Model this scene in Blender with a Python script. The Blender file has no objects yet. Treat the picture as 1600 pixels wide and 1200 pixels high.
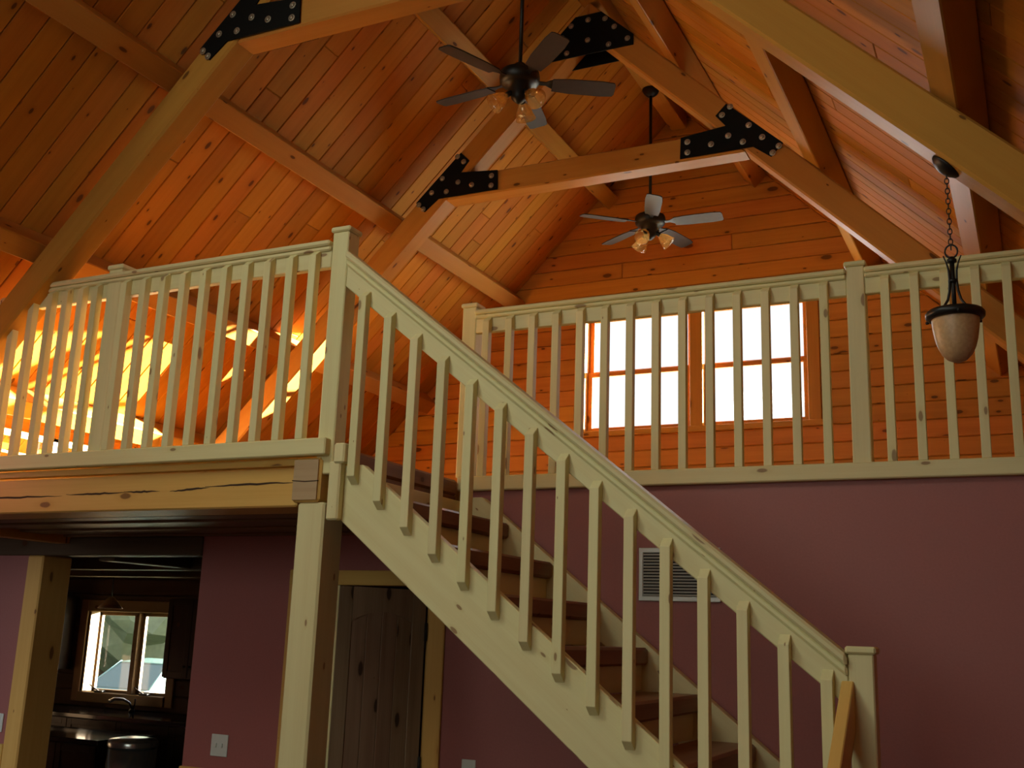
import bpy, bmesh, math, random
from mathutils import Vector, Matrix
random.seed(7)
S = bpy.context.scene
COL = S.collection
H = 1.80                                   # eye height: every z below is measured from the eye, floor = -H

# ------------------------------------------------------------------ camera, sky, lights, exposure
cam = bpy.data.objects.new('camera', bpy.data.cameras.new('camera'))
COL.objects.link(cam)
right = Vector((0.89913, 0.43632, 0.03441)); down = Vector((-0.06901, 0.21897, -0.97329)); fwd = Vector((-0.43220, 0.87274, 0.22699))
cm = Matrix((right, -down, -fwd)).transposed().to_4x4()
cm.translation = (0, 0, H)
cam.matrix_world = cm
cam.data.sensor_width = 36.0
cam.data.lens = 1670.05 / 1600 * 36
cam.data.clip_start = 0.05; cam.data.clip_end = 300
S.camera = cam

S.view_settings.view_transform = 'Standard'
S.view_settings.look = 'None'
S.view_settings.exposure = -0.55
S.view_settings.gamma = 1.0
S.view_settings.use_curve_mapping = False

w = bpy.data.worlds.new('sky'); S.world = w; w.use_nodes = True
wn = w.node_tree.nodes; wl = w.node_tree.links
bg = wn['Background']
tc = wn.new('ShaderNodeTexCoord'); sx = wn.new('ShaderNodeSeparateXYZ'); wr = wn.new('ShaderNodeValToRGB')
wl.new(tc.outputs['Generated'], sx.inputs[0]); wl.new(sx.outputs['Z'], wr.inputs[0]); wl.new(wr.outputs[0], bg.inputs[0])
wr.color_ramp.elements[0].color = (1.0, 1.0, 0.98, 1); wr.color_ramp.elements[0].position = 0.0
wr.color_ramp.elements[1].color = (0.75, 0.88, 1.0, 1); wr.color_ramp.elements[1].position = 0.9
bg.inputs[1].default_value = 1.75

sun = bpy.data.objects.new('sun', bpy.data.lights.new('sun', 'SUN')); COL.objects.link(sun)
sun.data.energy = 225.0; sun.data.angle = 0.009; sun.data.color = (1.0, 0.93, 0.78)
sun.rotation_euler = Vector((-0.85, -1.0, -0.245)).to_track_quat('-Z', 'Y').to_euler()

def area(name, loc, aim, sx_, sy_, power, col):
    l = bpy.data.objects.new(name, bpy.data.lights.new(name, 'AREA')); COL.objects.link(l)
    l.data.shape = 'RECTANGLE'; l.data.size = sx_; l.data.size_y = sy_; l.data.energy = power; l.data.color = col
    l.location = (loc[0], loc[1], loc[2] + H)
    l.rotation_euler = Vector(aim).to_track_quat('-Z', 'Y').to_euler()
    return l
# daylight through the windows of the gable behind the camera, an added skylight out of view, and the loft windows
X_SKY, Z_SKY = -3.72, 3.50
area('daylight_front_window', (-2.6, -3.42, 1.45), (0, 1, -0.62), 3.2, 2.5, 68, (0.95, 1.0, 0.80)).data.spread = math.radians(140)
area('added_skylight_fill', (X_SKY, 1.0, Z_SKY), (0.72, 0.25, -0.70), 1.9, 1.0, 86, (0.95, 1.0, 0.82))  # lamp of the added skylight, brightens the hall from above
area('daylight_gable_window', (-2.55, 8.62, 2.25), (0, -1, 0), 1.8, 0.9, 42, (0.95, 0.98, 1.0))
area('daylight_knee_window', (-6.12, 5.4, 1.02), (1, 0, 0.05), 1.7, 0.4, 100, (1.0, 0.85, 0.6))

# ------------------------------------------------------------------ materials
def nodes(m):
    m.use_nodes = True
    return m.node_tree.nodes, m.node_tree.links, m.node_tree.nodes['Principled BSDF']

def wood(name, base, dark, knot=(0.09, 0.035, 0.012), rough=0.42, kx=2.6, ky=3.6, kr=0.075, grain=0.35, vary=0.28, coat=0.0, spec=0.22):
    m = bpy.data.materials.new(name); n, l, b = nodes(m)
    def N(t, **k):
        q = n.new(t)
        for a, v in k.items(): setattr(q, a, v)
        return q
    def math_(op, a, b_=None, clamp=False):
        q = N('ShaderNodeMath', operation=op, use_clamp=clamp)
        for i, v in enumerate((a, b_)):
            if v is None: continue
            if isinstance(v, (int, float)): q.inputs[i].default_value = v
            else: l.new(v, q.inputs[i])
        return q.outputs[0]
    def mix(f, a, b_):
        q = N('ShaderNodeMix', data_type='RGBA'); 
        if isinstance(f, (int, float)): q.inputs[0].default_value = f
        else: l.new(f, q.inputs[0])
        for i, v in ((6, a), (7, b_)):
            if isinstance(v, tuple): q.inputs[i].default_value = (*v, 1)
            else: l.new(v, q.inputs[i])
        return q.outputs[2]
    tcn = N('ShaderNodeTexCoord'); oi = N('ShaderNodeObjectInfo'); rnd = oi.outputs['Random']
    off = N('ShaderNodeCombineXYZ')
    l.new(math_('MULTIPLY', rnd, 71.3), off.inputs[0]); l.new(math_('MULTIPLY', rnd, 143.7), off.inputs[1]); l.new(math_('MULTIPLY', rnd, 33.1), off.inputs[2])
    add = N('ShaderNodeVectorMath', operation='ADD'); l.new(tcn.outputs['Object'], add.inputs[0]); l.new(off.outputs[0], add.inputs[1])
    P = add.outputs[0]
    def scaled(v):
        q = N('ShaderNodeVectorMath', operation='MULTIPLY'); l.new(P, q.inputs[0]); q.inputs[1].default_value = v; return q.outputs[0]
    g1 = N('ShaderNodeTexNoise'); l.new(scaled((1.1, 22, 22)), g1.inputs['Vector']); g1.inputs['Scale'].default_value = 1; g1.inputs['Detail'].default_value = 4
    g2 = N('ShaderNodeTexNoise'); l.new(scaled((3, 170, 170)), g2.inputs['Vector']); g2.inputs['Scale'].default_value = 1; g2.inputs['Detail'].default_value = 2
    gf = math_('ADD', math_('MULTIPLY', g1.outputs[0], 0.75), math_('MULTIPLY', g2.outputs[0], 0.25))
    gm = N('ShaderNodeMapRange'); l.new(gf, gm.inputs[0]); gm.inputs[1].default_value = 0.38; gm.inputs[2].default_value = 0.68
    c = mix(math_('MULTIPLY', gm.outputs[0], grain), base, dark)
    wob = N('ShaderNodeTexNoise'); l.new(scaled((14, 22, 22)), wob.inputs['Vector']); wob.inputs['Scale'].default_value = 1
    vo = N('ShaderNodeTexVoronoi', voronoi_dimensions='2D', feature='F1'); 
    sn = N('ShaderNodeSeparateXYZ'); l.new(tcn.outputs['Normal'], sn.inputs[0])
    face = math_('GREATER_THAN', math_('ABSOLUTE', sn.outputs['Y']), 0.6)
    sp = N('ShaderNodeSeparateXYZ'); l.new(P, sp.inputs[0])
    yz = math_('ADD', math_('MULTIPLY', sp.outputs['Y'], math_('SUBTRACT', 1.0, face)), math_('MULTIPLY', sp.outputs['Z'], face))
    kv = N('ShaderNodeCombineXYZ'); l.new(math_('MULTIPLY', math_('ADD', sp.outputs['X'], math_('MULTIPLY', face, 7.7)), kx), kv.inputs[0]); l.new(math_('MULTIPLY', yz, ky), kv.inputs[1])
    l.new(kv.outputs[0], vo.inputs['Vector']); vo.inputs['Scale'].default_value = 1
    sc = N('ShaderNodeSeparateColor'); l.new(vo.outputs['Color'], sc.inputs[0])
    dd = math_('ADD', vo.outputs['Distance'], math_('MULTIPLY', math_('SUBTRACT', wob.outputs[0], 0.5), 0.05))
    r = math_('MULTIPLY', math_('MULTIPLY', sc.outputs[0], sc.outputs[0]), kr)
    ratio = math_('DIVIDE', dd, math_('ADD', r, 0.004))
    core = N('ShaderNodeMapRange', interpolation_type='SMOOTHSTEP'); l.new(ratio, core.inputs[0]); core.inputs[1].default_value = 0.75; core.inputs[2].default_value = 1.15; core.inputs[3].default_value = 0.85; core.inputs[4].default_value = 0
    halo = N('ShaderNodeMapRange', interpolation_type='SMOOTHSTEP'); l.new(ratio, halo.inputs[0]); halo.inputs[1].default_value = 1.0; halo.inputs[2].default_value = 2.6; halo.inputs[3].default_value = 0.35; halo.inputs[4].default_value = 0
    c = mix(halo.outputs[0], c, dark)
    c = mix(core.outputs[0], c, knot)
    hs = N('ShaderNodeHueSaturation'); l.new(c, hs.inputs['Color'])
    l.new(math_('ADD', 1 - vary / 2, math_('MULTIPLY', rnd, vary)), hs.inputs['Value'])
    r2 = math_('FRACT', math_('MULTIPLY', rnd, 17.3))
    l.new(math_('ADD', 0.492, math_('MULTIPLY', r2, 0.016)), hs.inputs['Hue'])
    l.new(hs.outputs[0], b.inputs['Base Color'])
    b.inputs['Roughness'].default_value = rough
    b.inputs['Coat Weight'].default_value = coat; b.inputs['Coat Roughness'].default_value = 0.25
    b.inputs['Specular IOR Level'].default_value = spec
    bp = N('ShaderNodeBump'); bp.inputs['Strength'].default_value = 0.12; bp.inputs['Distance'].default_value = 0.002
    l.new(gf, bp.inputs['Height']); l.new(bp.outputs[0], b.inputs['Normal'])
    return m

def paint(name, col, rough=0.6, metal=0.0, speck=0.06, scale=60, bump=0.1, coat=0.0):
    m = bpy.data.materials.new(name); n, l, b = nodes(m)
    t = n.new('ShaderNodeTexCoord'); no = n.new('ShaderNodeTexNoise'); no.inputs['Scale'].default_value = scale; no.inputs['Detail'].default_value = 3
    l.new(t.outputs['Object'], no.inputs['Vector'])
    mx = n.new('ShaderNodeMix'); mx.data_type = 'RGBA'
    mx.inputs[6].default_value = (*[c * (1 - speck) for c in col], 1); mx.inputs[7].default_value = (*[min(1, c * (1 + speck)) for c in col], 1)
    l.new(no.outputs[0], mx.inputs[0]); l.new(mx.outputs[2], b.inputs['Base Color'])
    b.inputs['Roughness'].default_value = rough; b.inputs['Metallic'].default_value = metal; b.inputs['Coat Weight'].default_value = coat
    if bump:
        bp = n.new('ShaderNodeBump'); bp.inputs['Strength'].default_value = bump; bp.inputs['Distance'].default_value = 0.002
        l.new(no.outputs[0], bp.inputs['Height']); l.new(bp.outputs[0], b.inputs['Normal'])
    return m

def glass(name, col=(1, 1, 1), rough=0.0, mixw=0.12):
    m = bpy.data.materials.new(name); n, l, b = nodes(m)
    tr = n.new('ShaderNodeBsdfTransparent'); tr.inputs[0].default_value = (*col, 1)
    gl = n.new('ShaderNodeBsdfGlossy'); gl.inputs['Roughness'].default_value = max(rough, 0.02)
    mx = n.new('ShaderNodeMixShader'); mx.inputs[0].default_value = 0.05; l.new(tr.outputs[0], mx.inputs[1]); l.new(gl.outputs[0], mx.inputs[2])
    l.new(mx.outputs[0], n['Material Output'].inputs[0])
    return m

CEIL = wood('finished_pine_plank', (0.50, 0.195, 0.024), (0.30, 0.095, 0.009), rough=0.6, kx=3.0, ky=6.5, kr=0.10, vary=0.30, spec=0.06)
GABLE = wood('finished_pine_siding', (0.53, 0.212, 0.040), (0.31, 0.095, 0.014), rough=0.40, kx=2.6, ky=6.0, kr=0.13, vary=0.22, spec=0.08)
BEAM = wood('finished_pine_timber', (0.46, 0.225, 0.045), (0.33, 0.125, 0.018), rough=0.38, kx=2.0, ky=5.2, kr=0.075, grain=0.30, vary=0.16, spec=0.06)
RAIL = wood('pale_unfinished_pine', (0.735, 0.685, 0.38), (0.60, 0.49, 0.22), knot=(0.27, 0.155, 0.075), rough=0.5, kx=2.4, ky=6.0, kr=0.085, grain=0.35, vary=0.12)
WARM = wood('honey_pine', (0.68, 0.43, 0.125), (0.52, 0.27, 0.055), knot=(0.18, 0.08, 0.03), rough=0.45, kx=1.7, ky=4.4, kr=0.08, grain=0.35, vary=0.10)
TREAD = wood('brown_stained_tread', (0.26, 0.125, 0.052), (0.15, 0.06, 0.022), rough=0.38, grain=0.6, vary=0.15)
DOORW = wood('knotty_alder_door', (0.28, 0.185, 0.115), (0.16, 0.09, 0.05), knot=(0.02, 0.012, 0.008), rough=0.45, kx=2.2, ky=6, kr=0.12, grain=0.6, vary=0.10)
DIMW = wood('shade_darkened_log', (0.105, 0.070, 0.042), (0.06, 0.036, 0.02), rough=0.55, spec=0.08, vary=0.15)  # kitchen shade put into the colour of siding, joists and header
UNDERW = wood('shade_darkened_boards', (0.21, 0.13, 0.075), (0.13, 0.07, 0.035), rough=0.45, spec=0.10, vary=0.2)  # shade under the loft put into the board colour
KWIN = wood('shade_darkened_window_trim', (0.30, 0.19, 0.085), (0.2, 0.11, 0.045), rough=0.45, vary=0.1)  # pine trim darkened, the kitchen's dimness is in its colour
DARKW = wood('dark_cabinet_wood', (0.045, 0.025, 0.016), (0.025, 0.013, 0.008), rough=0.3, vary=0.1)
FLOORW = wood('oak_floor', (0.12, 0.075, 0.042), (0.08, 0.045, 0.022), rough=0.3, vary=0.2)
MAROON = paint('maroon_wall_paint', (0.33, 0.108, 0.098), 0.55, speck=0.10, scale=90, bump=0.25)
WHITE = paint('ivory_plastic', (0.62, 0.66, 0.62), 0.4, speck=0.02)
CASEW = paint('white_vinyl', (0.8, 0.8, 0.8), 0.4, speck=0.02)
STEEL = paint('black_powdercoat_steel', (0.0022, 0.0025, 0.0022), 0.7, speck=0.2); STEEL.node_tree.nodes['Principled BSDF'].inputs['Specular IOR Level'].default_value = 0.15
BOLT = paint('zinc_bolt', (0.34, 0.30, 0.23), 0.40, metal=0.7, speck=0.1)
BRONZE = paint('black_bronze', (0.010, 0.009, 0.008), 0.42, metal=0.3, speck=0.2)
BLADE = paint('grey_brown_fan_blade', (0.045, 0.036, 0.031), 0.5, speck=0.12, scale=25); BLADE.node_tree.nodes['Principled BSDF'].inputs['Specular IOR Level'].default_value = 0.22
SILVER = paint('silver_grille_metal', (0.55, 0.57, 0.54), 0.35, metal=0.25, speck=0.03)
VOIDM = paint('void_black', (0.004, 0.004, 0.004), 0.8)  # near-black for sheets that stand in for unlit depth
STAINLESS = paint('stainless_steel', (0.42, 0.44, 0.44), 0.25, metal=0.9, speck=0.05)
GRANITE = paint('black_polished_granite', (0.012, 0.012, 0.014), 0.08, speck=0.8, scale=200, bump=0)
CRACK = paint('check_crack_dark', (0.05, 0.025, 0.012), 0.9)
ENDG = wood('timber_end_grain', (0.46, 0.33, 0.19), (0.33, 0.21, 0.11), rough=0.6, kx=0.2, ky=0.2, kr=0.0, grain=0.5, vary=0.05)
GLASS = glass('window_glass')
SHADEG = bpy.data.materials.new('amber_lamp_glass'); n_, l_, b_ = nodes(SHADEG)
t1_ = n_.new('ShaderNodeBsdfTransparent'); t1_.inputs[0].default_value = (0.95, 0.80, 0.55, 1)
t2_ = n_.new('ShaderNodeBsdfTranslucent'); t2_.inputs[0].default_value = (0.75, 0.50, 0.22, 1)
m1_ = n_.new('ShaderNodeMixShader'); m1_.inputs[0].default_value = 0.22; m2_ = n_.new('ShaderNodeMixShader'); m2_.inputs[0].default_value = 0.08
l_.new(t1_.outputs[0], m1_.inputs[1]); l_.new(t2_.outputs[0], m1_.inputs[2]); l_.new(m1_.outputs[0], m2_.inputs[1])
g_ = n_.new('ShaderNodeBsdfGlossy'); g_.inputs['Roughness'].default_value = 0.1; l_.new(g_.outputs[0], m2_.inputs[2]); l_.new(m2_.outputs[0], n_['Material Output'].inputs[0])
GRASS = paint('grass', (0.20, 0.24, 0.12), 0.9, speck=0.4, scale=3)
LEAF = paint('leaf_green', (0.20, 0.24, 0.165), 0.9, speck=0.35, scale=4, bump=0.6)
BARK = paint('bark', (0.16, 0.12, 0.09), 0.9, speck=0.4, scale=20, bump=0.8)
CARP = paint('car_paint_teal', (0.22, 0.40, 0.40), 0.25, speck=0.02, coat=0.8)
CARG = paint('car_window_sky_tint', (0.14, 0.22, 0.22), 0.12, speck=0.02, bump=0)  # sky reflection put into the glass colour as a teal-grey tint
TYRE = paint('tyre_rubber', (0.02, 0.02, 0.02), 0.8)
SIDING = paint('white_porch_paint', (0.85, 0.85, 0.82), 0.5, speck=0.03)
m = bpy.data.materials.new('alabaster_glass'); n_, l_, b_ = nodes(m)
no_ = n_.new('ShaderNodeTexNoise'); no_.inputs['Scale'].default_value = 14; cr_ = n_.new('ShaderNodeValToRGB')
cr_.color_ramp.elements[0].color = (0.40, 0.24, 0.11, 1); cr_.color_ramp.elements[1].color = (0.62, 0.42, 0.23, 1)
l_.new(no_.outputs[0], cr_.inputs[0]); l_.new(cr_.outputs[0], b_.inputs['Base Color']); b_.inputs['Roughness'].default_value = 0.4
b_.inputs['Subsurface Weight'].default_value = 0.35; b_.inputs['Subsurface Radius'].default_value = (0.05, 0.03, 0.015)
ALAB = m

# ------------------------------------------------------------------ builders
def tag(o, label=None, cat=None, group=None, kind=None):
    for k, v in (('label', label), ('category', cat), ('group', group), ('kind', kind)):
        if v: o[k] = v
    return o

def link(o, parent=None):
    COL.objects.link(o)
    if parent is not None:
        o.parent = parent
        o.matrix_parent_inverse = parent.matrix_world.inverted()
    return o

def empty(name, loc, label, cat, group=None, kind=None):
    o = bpy.data.objects.new(name, None); o.empty_display_size = 0.1
    o.matrix_world = Matrix.Translation((loc[0], loc[1], loc[2] + H))
    COL.objects.link(o)
    return tag(o, label, cat, group, kind)

def finish(name, bm, mat, mw=None, parent=None, smooth=False):
    bmesh.ops.recalc_face_normals(bm, faces=bm.faces)
    me = bpy.data.meshes.new(name); bm.to_mesh(me); bm.free()
    me.materials.append(mat)
    if smooth:
        for p in me.polygons: p.use_smooth = True
    o = bpy.data.objects.new(name, me)
    o.matrix_world = mw if mw is not None else Matrix.Identity(4)
    return link(o, parent)

def frame(u, v, org):
    u = Vector(u).normalized(); v = Vector(v); v = (v - u * v.dot(u)).normalized(); w_ = u.cross(v)
    mw = Matrix((u, v, w_)).transposed().to_4x4(); mw.translation = Vector(org) + Vector((0, 0, H))
    return mw

def prism(name, pts, org, u, v, t, mat, parent=None, bevel=0.003):
    """polygon pts in the (u, v) plane at org, extruded by t along u x v; the wood grain follows u"""
    bm = bmesh.new()
    a = [bm.verts.new((p[0], p[1], 0)) for p in pts]; b = [bm.verts.new((p[0], p[1], t)) for p in pts]
    bm.faces.new(a); bm.faces.new(b)
    k = len(pts)
    for i in range(k): bm.faces.new((a[i], a[(i + 1) % k], b[(i + 1) % k], b[i]))
    bmesh.ops.recalc_face_normals(bm, faces=bm.faces)
    if bevel: bmesh.ops.bevel(bm, geom=list(bm.edges), offset=bevel, segments=1, affect='EDGES', clamp_overlap=True)
    return finish(name, bm, mat, frame(u, v, org), parent)

AX = {'x': Vector((1, 0, 0)), 'y': Vector((0, 1, 0)), 'z': Vector((0, 0, 1))}
def box(name, xr, yr, zr, mat, parent=None, grain='x', bevel=0.003):
    c = Vector(((xr[0] + xr[1]) / 2, (yr[0] + yr[1]) / 2, (zr[0] + zr[1]) / 2))
    d = {'x': abs(xr[1] - xr[0]), 'y': abs(yr[1] - yr[0]), 'z': abs(zr[1] - zr[0])}
    o_ = [k for k in 'xyz' if k != grain]
    if d[o_[0]] < d[o_[1]]: o_.reverse()
    u, v = AX[grain], AX[o_[0]]
    L, W, T = d[grain], d[o_[0]], d[o_[1]]
    w_ = u.cross(v)
    org = c - u * L / 2 - v * W / 2 - w_ * T / 2
    return prism(name, [(0, 0), (L, 0), (L, W), (0, W)], org, u, v, T, mat, parent, min(bevel, T * 0.3))

def xz(name, pts, y0, y1, mat, parent=None, bevel=0.003, u=(1, 0, 0)):
    """polygon given in world (x, z), extruded from y0 to y1; grain along u"""
    u = Vector(u).normalized(); v = Vector((-u.z, 0, u.x))
    w_ = u.cross(v)                        # = -y
    o_ = Vector((pts[0][0], 0, pts[0][1]))
    q = [((Vector((p[0], 0, p[1])) - o_).dot(u), (Vector((p[0], 0, p[1])) - o_).dot(v)) for p in pts]
    return prism(name, q, (pts[0][0], y1, pts[0][1]), u, v, (y1 - y0), mat, parent, bevel)

def tube(name, path, rad, mat, parent=None, seg=8, closed=False, mw=None):
    bm = bmesh.new(); rings = []
    pts = [Vector(p) + (Vector((0, 0, H)) if mw is None else Vector()) for p in path]; k = len(pts)
    rr = rad if isinstance(rad, (list, tuple)) else [rad] * k
    up = Vector((0.123, 0.31, 0.94)).normalized()
    for i, p in enumerate(pts):
        t = (pts[(i + 1) % k] - pts[i - 1]) if closed else (pts[min(i + 1, k - 1)] - pts[max(i - 1, 0)])
        t.normalize(); a = t.cross(up)
        if a.length < 0.05: a = t.cross(Vector((1, 0, 0)))
        a.normalize(); b = t.cross(a)
        rings.append([bm.verts.new(p + (a * math.cos(2 * math.pi * j / seg) + b * math.sin(2 * math.pi * j / seg)) * rr[i]) for j in range(seg)])
    for i in range(k if closed else k - 1):
        A, B = rings[i], rings[(i + 1) % k]
        for j in range(seg): bm.faces.new((A[j], A[(j + 1) % seg], B[(j + 1) % seg], B[j]))
    if not closed: bm.faces.new(rings[0]); bm.faces.new(rings[-1])
    return finish(name, bm, mat, mw, parent, True)

def lathe(name, prof, loc, mat, parent=None, seg=24, axis=(0, 0, 1), solid=True, smooth=True):
    """profile of (radius, height) turned about an axis through loc"""
    bm = bmesh.new(); rings = []
    for r, z in prof:
        if r < 1e-5: rings.append([bm.verts.new((0, 0, z))])
        else: rings.append([bm.verts.new((r * math.cos(2 * math.pi * j / seg), r * math.sin(2 * math.pi * j / seg), z)) for j in range(seg)])
    for A, B in zip(rings, rings[1:]):
        if len(A) == 1 and len(B) == 1: continue
        for j in range(seg):
            if len(A) == 1: bm.faces.new((A[0], B[j], B[(j + 1) % seg]))
            elif len(B) == 1: bm.faces.new((A[j], A[(j + 1) % seg], B[0]))
            else: bm.faces.new((A[j], A[(j + 1) % seg], B[(j + 1) % seg], B[j]))
    q = Vector(axis).normalized().to_track_quat('Z', 'Y').to_matrix().to_4x4()
    q.translation = Vector(loc) + Vector((0, 0, H))
    return finish(name, bm, mat, q, parent, smooth)

def boxes(name, bs, mat, parent=None):
    bm = bmesh.new()
    for x0, x1, y0, y1, z0, z1 in bs:
        vs = [bm.verts.new((x, y, z + H)) for x in (x0, x1) for y in (y0, y1) for z in (z0, z1)]
        for f in ((0, 1, 3, 2), (4, 6, 7, 5), (0, 4, 5, 1), (2, 3, 7, 6), (0, 2, 6, 4), (1, 5, 7, 3)): bm.faces.new([vs[i] for i in f])
    return finish(name, bm, mat, None, parent)

def copy_of(o, delta, parent):
    c = o.copy(); COL.objects.link(c); c.parent = parent; c.matrix_parent_inverse = o.matrix_parent_inverse
    c.matrix_world = Matrix.Translation(delta) @ o.matrix_world
    return c

# ------------------------------------------------------------------ measures (metres, eye at 0,0,0)
X0, ZU, ZL, M = -2.636, 4.441, 4.192, 0.9926          # ridge line, top and underside of the rafters, pitch
NRM = math.sqrt(1 + M * M); HD = 0.15                  # purlin depth = gap between rafter and ceiling
T1, T2, RW = 4.02, 6.35, 0.16                          # front faces of the two trusses, their thickness
L, D, G = 4.10, 5.40, 8.55                             # front loft rail, rear loft rail / maroon wall, gable wall
FL = -H
ZD = ZU + HD * NRM                                     # ceiling height at the ridge
def deck(x): return ZD - M * abs(x - X0)
XL, XR = -6.05, 1.30                                   # knee wall left, wall right
YF = -3.5

# ------------------------------------------------------------------ setting: shell
def struct(o, label, cat): return tag(o, label, cat, kind='structure')

struct(boxes('floor', [(-10.6, XR, YF, G, FL - 0.12, FL)], FLOORW), 'wooden ground floor of the great room', 'floor')

# ceiling: two sloped slabs with boards under them
bm = bmesh.new()
SK0, SK1, SKY0, SKY1 = 0.69, 1.45, 0.0, 2.0            # added skylight: distances from the ridge, y range
def slab(sd, d0, d1, y0, y1):
    prof = [(X0 + sd * d0, ZD + 0.02 - M * d0), (X0 + sd * d1, ZD + 0.02 - M * d1), (X0 + sd * d1, ZD + 0.17 - M * d1), (X0 + sd * d0, ZD + 0.17 - M * d0)]
    a = [bm.verts.new((x, y0, z + H)) for x, z in prof]; b = [bm.verts.new((x, y1, z + H)) for x, z in prof]
    bm.faces.new(a); bm.faces.new(b)
    for i in range(4): bm.faces.new((a[i], a[(i + 1) % 4], b[(i + 1) % 4], b[i]))
slab(1, 0, XR + .2 - X0, YF - .1, G + .1)
dl = X0 - XL + .25
slab(-1, 0, dl, YF - .1, SKY0); slab(-1, 0, SK0, SKY0, SKY1); slab(-1, SK1, dl, SKY0, SKY1); slab(-1, 0, dl, SKY1, G + .1)
ceiling = finish('ceiling', bm, CEIL)
struct(ceiling, 'vaulted ceiling of orange knotty pine boards', 'ceiling')
PW = 0.152
for s in (-1, 1):
    u = Vector((s, 0, -M)).normalized(); y = 2.25 if s < 0 else 2.7
    xe = (XL - 0.2) if s < 0 else (XR + 0.1)
    total = abs(xe - X0) * NRM
    while y < G - 0.02:
        wd = min(PW - 0.003, G - y)
        cuts = [0.0, total]
        if random.random() < 0.75: cuts.insert(1, random.choice((0.93, 1.86, 2.75, 3.6)) + random.uniform(-0.3, 0.3))
        for a_, b_ in zip(cuts, cuts[1:]):
            if b_ > total: continue
            org = Vector((X0, y, ZD)) + u * (a_ + 0.001)
            v = Vector((0, 1, 0)); w_ = u.cross(v)
            if w_.z < 0: org = org + v * wd; v = -v
            prism('plank', [(0, 0), (b_ - a_ - 0.002, 0), (b_ - a_ - 0.002, wd), (0, wd)], org, u, v, 0.022, CEIL, ceiling, 0.005)
        y += PW

def planked(name, parent, x0, x1, z0, z1, yb, pitch, holes, mat, top=None, bev=0.007, split=0.6):
    """horizontal boards on a wall at y = yb (fronts face -y); holes are (x0, x1, z0, z1); top(z) gives the x limits"""
    z = z0
    while z < z1 - 0.02:
        za, zb = z + 0.002, min(z + pitch - 0.002, z1)
        la, lb = (x0, x0) if top is None else (max(x0, top(za)[0]), max(x0, top(zb)[0]))
        ra, rb = (x1, x1) if top is None else (min(x1, top(za)[1]), min(x1, top(zb)[1]))
        segs = [((la, lb), (ra, rb))]
        for hx0, hx1, hz0, hz1 in holes:
            if zb > hz0 + 0.02 and za < hz1 - 0.02:
                ns = []
                for (p, q) in segs:
                    if max(p) < hx0 and min(q) > hx1: ns += [(p, (hx0, hx0)), ((hx1, hx1), q)]
                    else: ns.append((p, q))
                segs = ns
        out = []
        for p, q in segs:
            if min(q) - max(p) > 2.4 and random.random() < split:
                c = random.uniform(max(p) + 0.7, min(q) - 0.7); out += [(p, (c - 0.001, c - 0.001)), ((c + 0.001, c + 0.001), q)]
            else: out.append((p, q))
        for p, q in out:
            if q[0] - p[0] < 0.06 or q[1] - p[1] < 0.01: continue
            xz(name, [(p[0], za), (q[0], za), (q[1], zb), (p[1], zb)], yb - 0.022, yb, mat, parent, bev)
        z += pitch

w5 = empty('added_skylight', (X0 - 1.07, 1.0, ZD - 1.07), 'added unseen skylight in the left roof slope to light the hall', 'window', kind='structure')  # skylight added out of view to light the hall from above
us = Vector((-1, 0, -M)).normalized(); ns = Vector((-M, 0, 1)).normalized()
def sky_bar(nm, d0, d1, y0, y1, mat, lift, th, grain):
    o_ = Vector((X0 - d0, y0, ZD + .02 - M * d0)) + ns * lift; L_ = (d1 - d0) * NRM; W_ = y1 - y0
    w_ = us.cross(Vector((0, 1, 0)))
    if w_.dot(ns) > 0: prism(nm, [(0, 0), (L_, 0), (L_, W_), (0, W_)], o_, us, (0, 1, 0), th, mat, w5, 0)
    else: prism(nm, [(0, 0), (L_, 0), (L_, W_), (0, W_)], o_ + Vector((0, W_, 0)), us, (0, -1, 0), th, mat, w5, 0)
for d0, d1, y0, y1 in ((SK0, SK0 + .03, SKY0, SKY1), (SK1 - .03, SK1, SKY0, SKY1), (SK0 + .03, SK1 - .03, SKY0, SKY0 + .04), (SK0 + .03, SK1 - .03, SKY1 - .04, SKY1)): sky_bar('frame_side', d0, d1, y0, y1, BEAM, .02, .11, 'x')
sky_bar('pane', SK0 + .03, SK1 - .03, SKY0 + .04, SKY1 - .04, GLASS, .11, .008, 'x')

# gable wall behind the loft
WX0, WX1, WZ0, WZ1 = -3.50, -1.57, 1.73, 2.79          # window opening
gable = bmesh.new()
def wallpoly(bm, pts, y0, y1):
    a = [bm.verts.new((x, y0, z + H)) for x, z in pts]; b = [bm.verts.new((x, y1, z + H)) for x, z in pts]
    bm.faces.new(a); bm.faces.new(b); k = len(pts)
    for i in range(k): bm.faces.new((a[i], a[(i + 1) % k], b[(i + 1) % k], b[i]))
for pts in ([(XL - .2, 0.5), (WX0, 0.5), (WX0, deck(WX0)), (XL - .2, deck(XL - .2))],
            [(WX1, 0.5), (XR, 0.5), (XR, deck(XR)), (WX1, deck(WX1))],
            [(WX0, 0.5), (WX1, 0.5), (WX1, WZ0), (WX0, WZ0)],
            [(WX0, WZ1), (WX1, WZ1), (WX1, deck(WX1)), (X0, ZD), (WX0, deck(WX0))]): wallpoly(gable, pts, G, G + 0.14)
wall_back = finish('wall_back', gable, GABLE)
struct(wall_back, 'gable wall of horizontal knotty pine boards behind the loft', 'wall')
planked('plank', wall_back, XL - .1, XR - .02, 0.84, ZD - 0.05, G, 0.142, [(WX0 - .002, WX1 + .002, WZ0, WZ1)], GABLE, top=lambda z: (X0 - (ZD - z) / M, X0 + (ZD - z) / M))

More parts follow.
